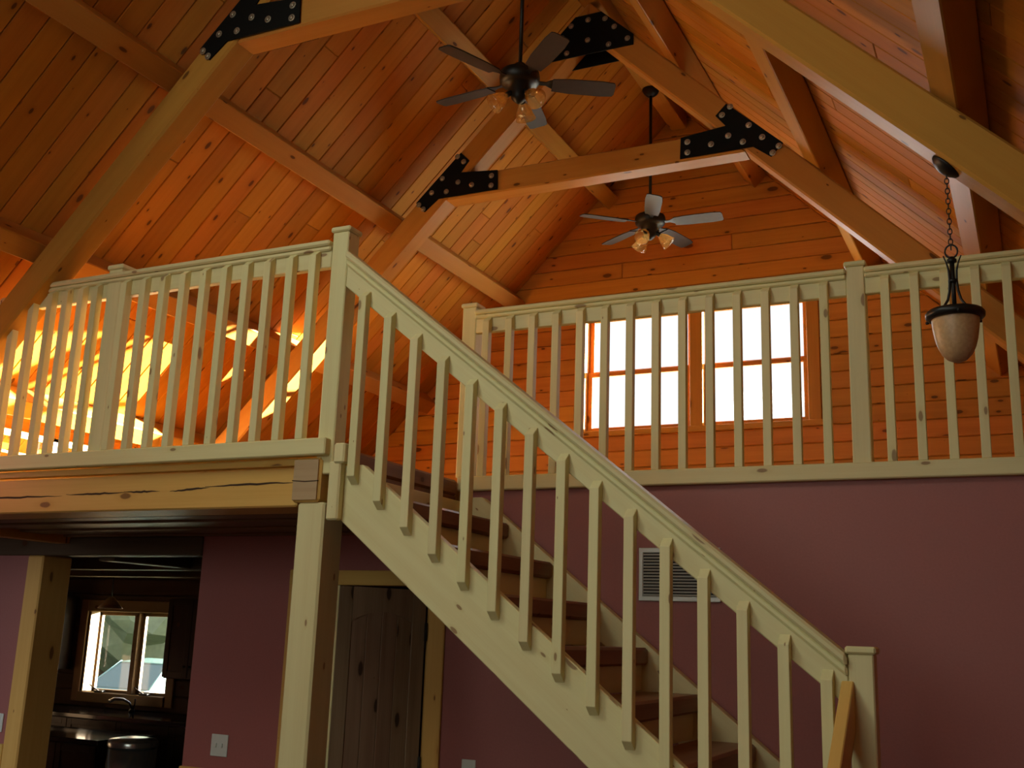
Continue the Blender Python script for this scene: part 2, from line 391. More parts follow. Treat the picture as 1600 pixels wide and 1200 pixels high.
# maroon wall under the rear loft, with kitchen opening and doorway
KX0, KX1, KZ = -6.432, -4.86, 0.425
DX0, DX1, DZ = -4.05, -3.16, 0.245
UZ = 0.555                                             # underside of the front loft
wall_middle = boxes('wall_middle', [(-10.6, KX0, D, D + .13, FL, UZ), (KX0, KX1, D, D + .13, KZ, UZ), (KX1, DX0, D, D + .13, FL, UZ), (DX0, DX1, D, D + .13, DZ, UZ),
                                    (DX1, -2.985, D, D + .13, FL, UZ), (-2.985, XR, D, D + .13, FL, 0.79)], MAROON)
struct(wall_middle, 'maroon painted wall under the loft', 'wall')
struct(boxes('wall_right', [(XR, XR + .15, YF, G, FL, deck(XR) + .02)], MAROON), 'maroon side wall right of the great room', 'wall')
struct(boxes('wall_left', [(XL - .15, XL, YF, L + .1, FL, deck(XL) + .05)], MAROON), 'maroon side wall left of the great room', 'wall')
# wall behind the camera: gable with a big window band
bm = bmesh.new()
for pts in ([(XL, FL), (XR, FL), (XR, 0.1), (XL, 0.1)], [(XL, 0.1), (-4.3, 0.1), (-4.3, deck(-4.3)), (XL, deck(XL))],
            [(-0.9, 0.1), (XR, 0.1), (XR, deck(XR)), (-0.9, deck(-0.9))], [(-4.3, 2.8), (-0.9, 2.8), (-0.9, deck(-0.9)), (X0, ZD), (-4.3, deck(-4.3))]): wallpoly(bm, pts, YF - .14, YF)
struct(finish('wall_front', bm, GABLE), 'pine gable wall with big windows behind the camera', 'wall')
w4 = empty('window_4', (-2.6, YF - .07, 0.1), 'big picture window in the gable behind the camera', 'window', kind='structure')
for i, xx in enumerate((-4.3, -3.2, -2.1, -1.0)): box('mullion', (xx, xx + .1), (YF - .12, YF - .02), (0.1, 2.8), RAIL, w4, 'z')
for zz in (0.1, 2.7): box('rail', (-4.2, -1.0), (YF - .12, YF - .02), (zz, zz + .1), RAIL, w4, 'x')
box('pane', (-4.2, -1.0), (YF - .08, YF - .07), (0.2, 2.7), GLASS, w4, 'x', 0)

# loft: floor slab, underside boards
FT = 0.835
loft = boxes('loft_floor', [(-10.6, -3.0, L + .06, G, 0.585, FT - .03), (-3.0, XR, D + .01, G, 0.585, FT - .03)], WARM)
struct(loft, 'loft floor deck of pine', 'floor')
for i in range(29):
    y0 = L + .07 + i * 0.152
    if y0 + .15 > G: break
    box('plank', (XL if True else 0, -2.995 if y0 < D + .1 else XR), (y0, y0 + .149), (FT - .03, FT), WARM, loft, 'x', 0.003)
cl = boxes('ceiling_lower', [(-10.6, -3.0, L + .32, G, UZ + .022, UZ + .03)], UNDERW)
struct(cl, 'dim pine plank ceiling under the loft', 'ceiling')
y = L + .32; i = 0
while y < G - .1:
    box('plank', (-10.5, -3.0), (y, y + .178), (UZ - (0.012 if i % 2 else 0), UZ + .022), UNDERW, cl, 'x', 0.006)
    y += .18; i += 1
for yy in (D + .95, D + 2.0):
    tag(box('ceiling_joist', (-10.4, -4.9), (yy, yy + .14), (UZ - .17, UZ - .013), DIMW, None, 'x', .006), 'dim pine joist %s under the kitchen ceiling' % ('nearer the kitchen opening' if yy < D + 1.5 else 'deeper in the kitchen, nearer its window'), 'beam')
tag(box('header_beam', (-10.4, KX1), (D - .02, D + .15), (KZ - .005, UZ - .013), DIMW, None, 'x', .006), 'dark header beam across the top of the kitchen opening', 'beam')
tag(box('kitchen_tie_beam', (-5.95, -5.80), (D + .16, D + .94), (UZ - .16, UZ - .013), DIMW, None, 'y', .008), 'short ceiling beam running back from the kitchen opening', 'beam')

# knee wall with low windows on the left of the loft
kw = boxes('wall_knee', [(XL - .12, XL, L + .1, G, 0.5, 0.90), (XL - .12, XL, L + .1, 4.55, 0.90, 1.20), (XL - .12, XL, 6.3, G, 0.90, 1.20), (XL - .12, XL, L + .1, G, 1.20, deck(XL) + .03)], GABLE)
struct(kw, 'low pine knee wall under the left roof slope in the loft', 'wall')
w3 = empty('window_3', (XL - .06, 5.4, 0.9), 'low bright window row in the knee wall at the left end of the loft', 'window', kind='structure')
for yy in (4.55, 5.12, 5.69, 6.25): box('mullion', (XL - .09, XL + .01), (yy, yy + .05), (0.90, 1.20), WARM, w3, 'z')
for zz in (0.90, 1.17): box('rail', (XL - .09, XL + .01), (4.6, 6.25), (zz, zz + .035), WARM, w3, 'y')
box('muntin', (XL - .06, XL - .04), (4.6, 6.25), (1.05, 1.065), WARM, w3, 'y')
for yy in (4.6, 5.17, 5.74): box('pane', (XL - .055, XL - .05), (yy, yy + .52), (0.93, 1.17), GLASS, w3, 'y', 0)

# gable window: two double-hung sashes behind the rear rail
w1 = empty('window_1', ((WX0 + WX1) / 2, G, WZ0), 'pine framed double window glowing white in the gable wall', 'window', kind='structure')
YW = G - .045
for nm, b_ in (('casing', (WX0 - .10, WX0, WZ0 - .02, WZ1)), ('casing', (WX1, WX1 + .10, WZ0 - .02, WZ1)), ('mullion', (-2.545, -2.435, WZ0, WZ1))):
    box(nm, b_[:2], (YW, G - .002 if nm == 'casing' else G + .05), b_[2:], GABLE, w1, 'z', .004)
box('head_casing', (WX0 - .13, WX1 + .13), (YW - .01, G - .002), (WZ1, WZ1 + .17), GABLE, w1, 'x', .004)
box('sill', (WX0 - .13, WX1 + .13), (YW - .03, G + .05), (WZ0 - .05, WZ0), GABLE, w1, 'x', .004)
for a_, b_ in ((WX0, -2.545), (-2.435, WX1)):
    for zz0, zz1, yy in ((WZ0, 2.275, G + .03), (2.245, WZ1, G + .065)):
        sash = box('sash', (a_, b_), (yy, yy + .03), (zz0, zz0 + .045), GABLE, w1, 'x', .003)
        box('sash_rail', (a_, b_), (yy, yy + .03), (zz1 - .04, zz1), GABLE, sash, 'x', .003)
        for xx in (a_, b_ - .045): box('stile', (xx, xx + .045), (yy, yy + .03), (zz0, zz1), GABLE, sash, 'z', .003)
        box('pane', (a_ + .04, b_ - .04), (yy + .012, yy + .016), (zz0 + .04, zz1 - .035), GLASS, sash, 'x', 0)

# ------------------------------------------------------------------ trusses
PLATE = [(-3.991, 3.094), (-3.914, 3.011), (-3.80, 3.10), (-3.313, 3.099), (-3.319, 3.249), (-3.622, 3.28), (-3.555, 3.364), (-3.628, 3.438)]
PB = [(-3.965, 3.075), (-3.925, 3.035), (-3.86, 3.155), (-3.775, 3.255), (-3.655, 3.41), (-3.60, 3.36), (-3.735, 3.145), (-3.64, 3.205), (-3.525, 3.165), (-3.365, 3.21), (-3.365, 3.135)]
APEX = [(.343, 4.02), (.343, 4.10), (.10, 4.335), (-.10, 4.335), (-.343, 4.10), (-.343, 4.02)]
AB = [(0, 4.29), (-.13, 4.27), (.13, 4.27), (-.2, 4.19), (.2, 4.19), (0, 4.13), (-.30, 4.075), (.30, 4.075), (-.16, 4.06), (.16, 4.06)]
def truss(y, label, group):
    t = empty('timber_truss', (X0, y + RW / 2, 3.1), label, 'truss', group)
    for s in (-1, 1):
        xe = (XL + .06) if s < 0 else (XR - .03)
        d = abs(xe - X0)
        pts = [(X0, ZL), (xe, ZL - M * d), (xe, ZU - M * d - .001), (X0, ZU - .001)]
        if s < 0: pts = [pts[i] for i in (1, 0, 3, 2)]
        xz('rafter', pts, y, y + RW, BEAM, t, .012, u=(1, 0, M if s < 0 else -M))
    zc0, zc1 = 3.085, 3.255
    xa = (ZL - zc0) / M; xb = (ZL - zc1) / M
    xz('collar_tie', [(X0 - xa, zc0), (X0 + xa, zc0), (X0 + xb, zc1), (X0 - xb, zc1)], y + .006, y + RW - .006, BEAM, t, .010)
    for side in (0, 1):                                # plates on the front and on the back face
        ya, yb = (y - .009, y - .0005) if side == 0 else (y + RW + .0005, y + RW + .009)
        sets = [('steel_plate', PLATE, PB, 1), ('steel_plate', [(2 * X0 - p[0], p[1]) for p in reversed(PLATE)], [(2 * X0 - p[0], p[1]) for p in PB], 1), ('apex_plate', [(X0 - p[0], p[1]) for p in APEX], [(X0 + p[0], p[1]) for p in AB], 1)]
        for nm, poly, bolts, _ in sets:
            pl = xz(nm, poly, ya, yb, STEEL, t, .0015)
            pl['label'] = 'black steel gusset plate'
            yo = ya if side == 0 else yb; sg = -1 if side == 0 else 1
            first = None
            for bx, bz in bolts:
                if first is None:
                    first = lathe('bolt', [(0, -.002), (.021, -.001), (.021, .003), (.013, .004), (.0125, .009), (.008, .012), (0, .0125)], (bx, yo, bz), BOLT, pl, 10, (0, sg, 0), smooth=False)
                    f0 = (bx, bz); first['label'] = 'zinc bolt head'
                else: copy_of(first, Vector((bx - f0[0], 0, bz - f0[1])), pl)
    return t
truss(T1, 'nearer pine roof truss with black gusset plates, its collar tie cut by the top edge', None)
truss(T2, 'farther pine roof truss with black gusset plates, its apex plate behind the fan', None)

# ------------------------------------------------------------------ purlins
PN = ['topmost', 'second from the top', 'third from the top', 'lowest']
for s, side in ((-1, 'left'), (1, 'right')):
    for i, d in enumerate((0.665, 1.57, 2.475, 3.22)):
        u = Vector((0, 1, 0)); dn = Vector((s, 0, -M)).normalized(); nr = Vector((s * M, 0, 1)).normalized()
        # bottom face from (d - .10) to d along x, on the rafter top; depth HD
        org = Vector((X0 + s * d, YF + .02, ZU - M * d)) + nr * (.001)
        Lg = G - .03 - YF
        v = -dn; w_ = u.cross(v)
        if w_.dot(nr) < 0: org = org - dn * 0.135; v = dn
        tag(prism('purlin', [(0, 0), (Lg, 0), (Lg, .135), (0, .135)], org, u, v, HD - .006, BEAM, None, .006),
            '%s pine roof purlin on the %s slope of the ceiling' % (PN[i], side), 'beam', None)
tag(box('ridge_beam', (X0 - .07, X0 + .07), (YF + .02, G - .03), (ZU + .001, ZD - .06), BEAM, None, 'y', .006), 'pine ridge beam along the peak above both ceiling fans', 'beam')

# ------------------------------------------------------------------ loft front: beams, posts
fb = box('loft_beam', (XL + .02, -3.175), (L + .035, L + .30), (0.553, 0.745), WARM, None, 'x', .008)
tag(fb, 'long honey pine beam with drying cracks under the left loft railing', 'beam')
def crack(x0, x1, z0, z1, y, parent, wmax):
    n = 14; top = []; bot = []
    for i in range(n + 1):
        f = i / n; x = x0 + (x1 - x0) * f; z = z0 + (z1 - z0) * f + random.uniform(-.0025, .0025)
        wv = wmax * math.sin(math.pi * min(1, max(0.04, f))) + .0006
        top.append((x, z + wv / 2)); bot.append((x, z - wv / 2))
    xz('drying_crack', bot + top[::-1], y - .0012, y + .01, CRACK, parent, 0)
for a_ in ((-5.5, -4.75, .645, .64), (-4.72, -4.28, .648, .648), (-4.3, -4.05, .652, .65), (-3.98, -3.72, .647, .66), (-3.75, -3.18, .664, .672)): crack(*a_, L + .035, fb, .010)
tag(box('fascia_strip', (XL + .02, -3.175), (L + .012, L + .036), (0.748, 0.784), WARM, None, 'x', .003), 'thin pine fascia strip between the loft beam and the railing base', 'trim')
sb = box('side_beam', (-3.17, -3.01), (L - .02, D - .005), (0.567, 0.778), WARM, None, 'y', .014)
tag(sb, 'squared timber with its end grain showing on top of the stair post', 'beam')
eg = box('end_grain', (-3.16, -3.02), (L - .024, L - .0195), (0.577, 0.768), ENDG, sb, 'x', .001); eg['label'] = 'grey-brown end grain'
xz('drying_crack', [(-3.165, .668), (-3.09, .661), (-3.015, .664), (-3.015, .668), (-3.09, .666), (-3.165, .672)], L - .0255, L - .02, CRACK, sb, 0)
tag(box('timber_post', (-3.134, -2.979), (L - .01, L + .155), (FL, 0.566), RAIL, None, 'z', .010), 'thick square pine post under the loft corner at the stair head', 'post')
tag(box('timber_post', (-6.428, -6.274), (D - .03, D + .23), (FL, KZ - .006), WARM, None, 'z', .010), 'thick square pine post at the left side of the kitchen opening', 'post')

# ------------------------------------------------------------------ balustrades on the loft
def rail_profile(name, x0, x1, y, parent, z_top):
    r = box('rail_board', (x0, x1), (y + .002, y + .042), (z_top - .137, z_top - .02), RAIL, parent, 'x', .004)
    c = box('cap_rail', (x0, x1), (y - .028, y + .075), (z_top - .028, z_top), RAIL, parent, 'x', .008)
    box('cap_moulding', (x0, x1), (y - .014, y + .06), (z_top - .052, z_top - .027), RAIL, parent, 'x', .007)
def newel(x, y, z0, z1, wd, parent):
    n = box('newel_post', (x - wd / 2, x + wd / 2), (y, y + wd), (z0, z1 - .026), RAIL, parent, 'z', .005)
    box('newel_cap', (x - wd / 2 - .010, x + wd / 2 + .010), (y - .010, y + wd + .010), (z1 - .027, z1), RAIL, n, 'x', .007)
    return n
def baluster(x, y, zb, zt, parent, bottom_cut=False, top=.036, wd=.042):
    """square stick; front face at y; zt, zb are the front-face ends, the back runs on past them behind slanted end cuts"""
    pts = [(0, 0), (zt - zb, 0), (zt - zb + top, wd), (-.036 if bottom_cut else 0, wd)]
    return prism('baluster', pts, (x + wd, y, zb), (0, 0, 1), (0, 1, 0), wd, RAIL, parent, .002)

zt_, zb_ = 1.872, 0.868
lb = empty('loft_balustrade', (-4.5, L, .785), 'pale pine balustrade along the front edge of the left loft above the beam', 'railing')
box('base_board', (XL + .1, -2.976), (L - .045, L + .012), (0.786, 0.868), RAIL, lb, 'x', .006)
rail_profile('rail', -5.20, -3.056, L, lb, zt_)
newel(-3.006, L, 0.70, 1.94, .095, lb)
newel(-4.515, L - .005, 0.868, 1.925, .098, lb)
b0 = None
xs = [-5.135, -4.99, -4.87, -4.75, -4.64] + [-4.425 + .1405 * k for k in range(10)]
for x in [-5.42, -5.28] + xs:
    if b0 is None: b0 = baluster(x, L - .04, zb_, 1.795, lb); bx0 = x
    else: copy_of(b0, Vector((x - bx0, 0, 0)), lb)
rb = empty('loft_balustrade', (-1.2, D, .785), 'long pale pine balustrade above the maroon wall, in front of the window', 'railing')
box('base_board', (-2.985, .14), (D - .045, D + .012), (0.786, 0.868), RAIL, rb, 'x', .006)
rail_profile('rail', -2.93, -.79, D, rb, zt_); rail_profile('rail', -.70, .12, D, rb, zt_)
newel(-2.975, D, 0.868, 1.925, .092, rb); newel(-.745, D - .005, 0.868, 1.912, .09, rb)
b0 = None
for x in [-2.862 + .1493 * k for k in range(14)] + [-.622 + .1385 * k for k in range(6)]:
    if b0 is None: b0 = baluster(x, D - .04, zb_, 1.79, rb); bx0 = x
    else: copy_of(b0, Vector((x - bx0, 0, 0)), rb)

# ------------------------------------------------------------------ staircase
st = empty('staircase', (-1.8, 4.7, FL), 'pine staircase with brown treads rising to the loft', 'stairs')
sl = -.787
def stringer(y0, y1, mat):
    zt = lambda x: sl * x - 1.457
    zb = lambda x: sl * x - 1.795
    xt = (-.737 - 1.457) / .787
    pts = [(-2.915, zb(-2.915)), (-.56, zb(-.56)), (-.56, zt(-.56)), (xt, .737), (-2.915, .737)]
    return xz('stringer', pts, y0, y1, mat, st, .004, u=(1, 0, sl))
stringer(L + .002, L + .05, RAIL); stringer(5.30, 5.365, RAIL)
RUN, RISE = .2685, .212
for k in range(1, 10):
    x = -2.878 + RUN * k; z = .800 - RISE * k
    if k < 9:
        box('tread', (x - RUN - .03, x), (L + .052, 5.298), (z - .085, z), TREAD, st, 'y', .012)
    zr = z + (RISE - .086)
    box('riser', (x - RUN - .06, x - RUN - .035), (L + .052, 5.298), (z + .002, zr), RAIL, st, 'y', .002)
box('nosing', (-3.03, -2.975), (L + .20, D - .05), (.752, .845), TREAD, st, 'y', .014)['label'] = 'brown rounded nosing of the loft landing'
box('riser', (-3.0, -2.985), (L + .20, D - .05), (.60, .752), TREAD, st, 'y', .002)
box('landing', (-.56, .42), (L + .01, 5.36), (-1.19, -1.108), TREAD, st, 'x', .010)
box('bracket_board', (-2.945, -2.88), (L - .045, L + .0), (0.478, 0.752), RAIL, st, 'z', .008)
box('bracket_block', (-2.918, -2.857), (L - .055, L + .0), (0.740, 0.835), RAIL, st, 'z', .008)

sr = empty('stair_balustrade', (-.6, L, -1.108), 'pale pine stair railing sloping down to the square newel at its foot', 'railing')
rl = lambda x: -.797 * x - .548
def slope_board(nm, x0, x1, dz0, dz1, y0, y1, mat=RAIL, bev=.004):
    return xz(nm, [(x0, rl(x0) + dz0), (x1, rl(x1) + dz0), (x1, rl(x1) + dz1), (x0, rl(x0) + dz1)], y0, y1, mat, sr, bev, u=(1, 0, -.797))
slope_board('rail_board', -2.957, -.645, -.185, -.03, L + .002, L + .042)
slope_board('cap_rail', -2.957, -.645, -.042, 0, L - .030, L + .078, bev=.010)
slope_board('cap_moulding', -2.957, -.645, -.078, -.041, L - .015, L + .062, bev=.009)
newel(-.599, L - .004, FL, -.003, .088, sr)
for k in range(15):
    x = -2.846 + .1507 * k
    zb = .676 - .787 * (x + 2.842); ztp = 1.552 - .791 * (x + 2.854)
    baluster(x, L - .04, zb, ztp, sr, True)
# lower flight's handrail running down towards the viewer
yl0, yl1 = L - .06, 1.9
lz = lambda y: -.122 - (4.09 - y) * .79
ud = Vector((0, -1, -.79)).normalized()
lr = prism('lower_rail', [(0, -.14), (2.4, -.14), (2.4, 0), (0, 0)], (-.625, L - .006, lz(L - .006) - .004), ud, (0, -.79, 1), .043, WARM, sr, .004)
lr['label'] = 'honey-coloured rail of the lower flight'
for yy in (3.70, 3.55, 3.40):
    zt = lz(yy) - .10
    prism('baluster', [(0, 0), (.75, 0), (.79, .04), (0, .04)], (-.667, yy, zt - .75), (0, 0, 1), (1, 0, 0), .04, RAIL, sr, .002)

# ------------------------------------------------------------------ door_1 with casing under the stairs
d1 = empty('door_1', (-3.6, D, FL), 'knotty alder double plank door with its right leaf ajar in a pine casing below the stairs', 'door', kind='structure')
box('casing', (DX0 - .085, DX0), (D - .022, D - .001), (FL, DZ + .09), WARM, d1, 'z', .004)
box('casing', (DX1 + .02, DX1 + .125), (D - .022, D - .001), (FL, DZ + .001), WARM, d1, 'z', .004)
box('head_casing', (DX0 - .085, DX1 + .125), (D - .024, D - .001), (DZ, DZ + .087), WARM, d1, 'x', .004)
box('jamb', (DX1, DX1 + .02), (D - .001, D + .13), (FL, DZ), WARM, d1, 'z', .002)
box('jamb', (DX0, DX0 + .02), (D - .001, D + .13), (FL, DZ), WARM, d1, 'z', .002)
box('doorway_dark_sheet', (DX0 + .02, DX1), (D + .12, D + .13), (FL, DZ), VOIDM, d1, 'z', 0)  # black sheet stands in for the darkness beyond the doorway
# two narrow leaves: the right one swung out towards the room, the left one closed behind the post
def door_leaf(hx, sgn, ang):
    hy = D - .026
    du = Vector((-sgn * math.cos(ang), -math.sin(ang), 0)); dv = Vector((0, 0, 1)); dn = du.cross(dv)
    if dn.y > 0: dn = -dn
    WD, HTD, TH = .345 if ang == 0 else .544, DZ - .024 - FL - .01, .038
    def dp(nm, pts, depth0, t, mat, parent, bev=.003):
        org = Vector((hx, hy, FL + .01)) + dn * depth0
        w_ = dv.cross(du)
        q = [(p[1], p[0]) for p in pts]
        return prism(nm, q, org if w_.dot(dn) > 0 else org + dn * t, dv, du, t, mat, parent, bev)
    S_ = .085
    arch = lambda a, base: base + .055 * (1 - ((a - WD / 2) / (WD / 2 - S_)) ** 2)
    leaf = dp('door_leaf', [(0.01, 0.003), (WD - .01, 0.003), (WD - .01, HTD - .003), (0.01, HTD - .003)], -TH + .008, TH - .017, DOORW, d1, .002)
    for a0, a1 in ((0, S_), (WD - S_, WD)): dp('door_stile', [(a0, 0), (a1, 0), (a1, HTD), (a0, HTD)], -TH, TH, DOORW, leaf, .003)
    arc = [(S_ + (WD - 2 * S_) * i / 10, arch(S_ + (WD - 2 * S_) * i / 10, HTD - .185)) for i in range(11)]
    dp('door_rail', arc + [(WD - S_, HTD), (S_, HTD)], -TH, TH, DOORW, leaf, 0)
    for z0, z1 in ((0, .2), (.86, 1.0)): dp('door_rail', [(S_, z0), (WD - S_, z0), (WD - S_, z1), (S_, z1)], -TH, TH, DOORW, leaf, .002)
    pw = (WD - 2 * S_) / 4
    for i in range(4):
        a0 = S_ + i * pw + .0015; a1 = a0 + pw - .003
        dp('panel_plank', [(a0, .2), (a1, .2), (a1, arch(a1, HTD - .178)), ((a0 + a1) / 2, arch((a0 + a1) / 2, HTD - .178)), (a0, arch(a0, HTD - .178))], -.0088, .0035, DOORW, leaf, .0015)
    if ang:
        de = dp('leaf_edge', [(WD, 0), (WD + .003, 0), (WD + .003, HTD), (WD, HTD)], -TH, TH, RAIL, leaf, 0); de['label'] = 'pale unstained edge of the open door leaf'
    for zz in (.22, 1.02, 1.74):
        lathe('hinge', [(0, 0), (.009, .001), (.009, .1), (0, .101)], (hx + sgn * .010, hy - .008, FL + zz), BRONZE, d1, 8)
    lathe('door_knob', [(0, 0), (.022, .002), (.022, .007), (.009, .010), (.009, .03), (.022, .038), (.024, .048), (.015, .058), (0, .06)], tuple(Vector((hx, hy, FL + 0.97)) + du * (WD - .05) + dn * .001), BRONZE, leaf, 16, tuple(dn))
door_leaf(DX1 + .005, 1, math.radians(60))
door_leaf(DX0 + .003, -1, 0)

# ------------------------------------------------------------------ wall fittings
gr = empty('return_air_grille', (-1.68, D, .19), 'silver louvred return air grille on the maroon wall behind the stair balusters', 'vent')
gx0, gx1, gz0, gz1 = -1.89, -1.455, .187, .461
for b_ in ((gx0, gx1, gz0, gz0 + .026), (gx0, gx1, gz1 - .026, gz1)): box('frame_side', b_[:2], (D - .014, D - .001), b_[2:], SILVER, gr, 'x', .003)
for b_ in ((gx0, gx0 + .024), (gx1 - .024, gx1)): box('frame_side', b_, (D - .0135, D - .001), (gz0, gz1), SILVER, gr, 'z', .003)
box('duct_dark_sheet', (gx0 + .02, gx1 - .02), (D - .004, D - .0012), (gz0 + .02, gz1 - .02), VOIDM, gr, 'x', 0)  # black sheet stands in for the unlit duct behind the louvres
nl = 14
for i in range(nl):
    z = gz0 + .034 + i * (gz1 - gz0 - .068) / (nl - 1)
    prism('louvre', [(0, 0), (gx1 - gx0 - .044, 0), (gx1 - gx0 - .044, .0145), (0, .0145)], (gx0 + .022, D - .005, z + .0035), (1, 0, 0), (0, -.75, -.66), .0012, SILVER, gr, 0)

def switch(x, z, y, wd, ht, label, gangs, part='toggle'):
    t = empty('light_switch', (x, y, z), label, 'switch')
    box('plate', (x - wd / 2, x + wd / 2), (y - .007, y - .0005), (z - ht / 2, z + ht / 2), WHITE, t, 'z', .003)
    for g_ in range(gangs):
        gx = x + (g_ - (gangs - 1) / 2) * .046
        tg = box(part, (gx - .006, gx + .006), (y - .016, y - .0065), (z - .012, z + .012), WHITE, t, 'z', .002)
switch(-4.577, -.727, D, .128, .128, 'white double light switch on the maroon wall left of the stair post', 2)
switch(-2.853, -.735, D, .085, .122, 'white single light switch on the maroon wall right of the door casing', 1)
switch(-6.545, -.72, D, .12, .122, 'white light switch on the maroon wall left of the kitchen post', 1)

# wainscot caps (light boards low on the maroon wall)
struct(box('trim_1', (-10.5, -6.43), (D - .03, D - .001), (-1.0, -.855), WARM, None, 'x', .005), 'pale chair rail on the maroon wall left of the kitchen post', 'trim')
struct(box('trim_2', (KX1, DX0 - .09), (D - .03, D - .001), (-1.0, -.866), WARM, None, 'x', .005), 'pale chair rail on the maroon wall left of the stair post', 'trim')

# ------------------------------------------------------------------ ceiling fans
def blade_mesh():
    bm = bmesh.new()
    out = [(.20, -.052), (.30, -.063), (.50, -.066), (.575, -.058), (.585, -.04), (.585, .04), (.575, .058), (.50, .066), (.30, .063), (.20, .052)]
    a = [bm.verts.new((x, y, -.0035)) for x, y in out]; b = [bm.verts.new((x, y, .0035)) for x, y in out]
    bm.faces.new(a); bm.faces.new(b)
    for i in range(len(out)): bm.faces.new((a[i], a[(i + 1) % len(out)], b[(i + 1) % len(out)], b[i]))
    bmesh.ops.recalc_face_normals(bm, faces=bm.faces)
    me = bpy.data.meshes.new('blade'); bm.to_mesh(me); bm.free(); me.materials.append(BLADE); return me
def iron_mesh():
    bm = bmesh.new()
    out = [(.085, -.016), (.16, -.014), (.205, -.042), (.25, -.03), (.27, 0), (.25, .03), (.205, .042), (.16, .014), (.085, .016)]
    a = [bm.verts.new((x, y, .004)) for x, y in out]; b = [bm.verts.new((x, y, .010)) for x, y in out]
    bm.faces.new(a); bm.faces.new(b)
    for i in range(len(out)): bm.faces.new((a[i], a[(i + 1) % len(out)], b[(i + 1) % len(out)], b[i]))
    bmesh.ops.recalc_face_normals(bm, faces=bm.faces)
    me = bpy.data.meshes.new('blade_iron'); bm.to_mesh(me); bm.free(); me.materials.append(BRONZE); return me
BM_, IM_ = blade_mesh(), iron_mesh()
def fan(y, z, a0, label):
    f = empty('ceiling_fan', (X0, y, z), label, 'ceiling fan', None)
    lathe('canopy', [(0, .0), (.035, -.005), (.055, -.03), (.072, -.065), (.074, -.08), (0, -.08)][::-1] if False else [(.0, -.062), (.03, -.060), (.058, -.035), (.072, -.004), (.072, 0), (0, 0)], (X0, y, ZU), BRONZE, f, 20)
    tube('down_rod', [(X0, y, ZU - .05), (X0, y, z + .10)], .0125, BRONZE, f, 10)
    lathe('motor', [(0, .115), (.03, .112), (.04, .075), (.085, .068), (.118, .05), (.124, .02), (.120, -.012), (.10, -.03), (.075, -.035), (.07, -.075), (.05, -.085), (.048, -.115), (.03, -.135), (.012, -.15), (0, -.152)], (X0, y, z), BRONZE, f, 28)
    for k in range(5):
        a = math.radians(a0 + 72 * k)
        q = Matrix.Translation((X0, y, z + H - .012)) @ Matrix.Rotation(a, 4, 'Z') @ Matrix.Rotation(math.radians(-12), 4, 'X')
        b = bpy.data.objects.new('blade', BM_); b.matrix_world = q; link(b, f)
        q2 = Matrix.Translation((X0, y, z + H - .012)) @ Matrix.Rotation(a, 4, 'Z') @ Matrix.Rotation(math.radians(-12), 4, 'X')
        i_ = bpy.data.objects.new('blade_iron', IM_); i_.matrix_world = q2; link(i_, b)
    for k in range(3):
        a = math.radians(a0 + 20 + 120 * k); dx, dy = math.cos(a), math.sin(a)
        base = Vector((X0 + dx * .055, y + dy * .055, z - .088)); ax = Vector((dx * .85, dy * .85, -.75)).normalized()
        s_ = lathe('lamp_shade', [(.020, .03), (.030, .045), (.046, .075), (.052, .105), (.064, .135), (.062, .135), (.050, .105), (.044, .075), (.028, .046), (.018, .032)], tuple(base), SHADEG, f, 18, tuple(ax))
        s_['label'] = 'clear amber glass bell shade'
        lathe('lamp_holder', [(0, -.02), (.012, -.018), (.019, .02), (.017, .034), (0, .035)], tuple(base), BRONZE, s_, 12, tuple(ax))
    return f
fan(5.28, 3.265, -41, 'nearer black ceiling fan on a long rod, bolted plate showing behind its blades')
fan(7.73, 3.265, 4, 'farther ceiling fan with grey blades in front of the gable boards')

# ------------------------------------------------------------------ pendant lamp by the right rail
px, py = -.217, 4.10
pl = empty('pendant_lamp', (px, py, 1.02), 'bronze pendant lamp with alabaster bell bowl hanging on a chain from the rafter', 'lamp')
tdir = Vector((1, 0, -M)).normalized(); nd = Vector((-M, 0, -1)).normalized()
zs = ZL - M * (px - X0)
lathe('canopy', [(0, .0), (.062, .001), (.060, .008), (.040, .022), (.012, .030), (0, .031)], (px, py, zs + .001), BRONZE, pl, 24, tuple(nd))
nlk = 15; ztop = zs - .03; zbot = 1.455
lk = (ztop - zbot) / nlk
for i in range(nlk):
    zc = ztop - (i + .5) * lk; r_ = lk * .62; pts = []
    for j in range(12):
        t = 2 * math.pi * j / 12; a = math.cos(t) * .0075; b = math.sin(t) * r_
        pts.append((px + (a if i % 2 else 0), py + (0 if i % 2 else a), zc + b))
    tube('chain_link', pts, .0022, BRONZE, pl, 6, True)
tube('loop', [(px + .022 * math.cos(t * math.pi / 8), py, 1.447 + .026 * math.sin(t * math.pi / 8)) for t in range(16)], .0035, BRONZE, pl, 8, True)
tube('stem', [(px, py, 1.425), (px, py, 1.21)], [.009, .008], BRONZE, pl, 10)
for zz in (1.33, 1.41): lathe('collar', [(0, -.008), (.017, -.006), (.017, .006), (0, .008)], (px, py, zz), BRONZE, pl, 12)
for k in range(3):
    a = math.radians(-20 + 120 * k); dx, dy = math.cos(a), math.sin(a)
    prof = [(.036, 1.425), (.024, 1.40), (.016, 1.37), (.014, 1.33), (.017, 1.29), (.026, 1.255), (.044, 1.228), (.062, 1.212), (.078, 1.205)]
    tube('arm', [(px + dx * r, py + dy * r, z) for r, z in prof], [.0022, .003, .004, .005, .005, .005, .0045, .0045, .0045], BRONZE, pl, 8)
lathe('rim', [(.088, 1.212 - 1.2), (.096, .014), (.104, .004), (.103, -.010), (.094, -.018), (.086, -.020), (.084, -.008), (.088, .012)], (px, py, 1.2), BRONZE, pl, 40)
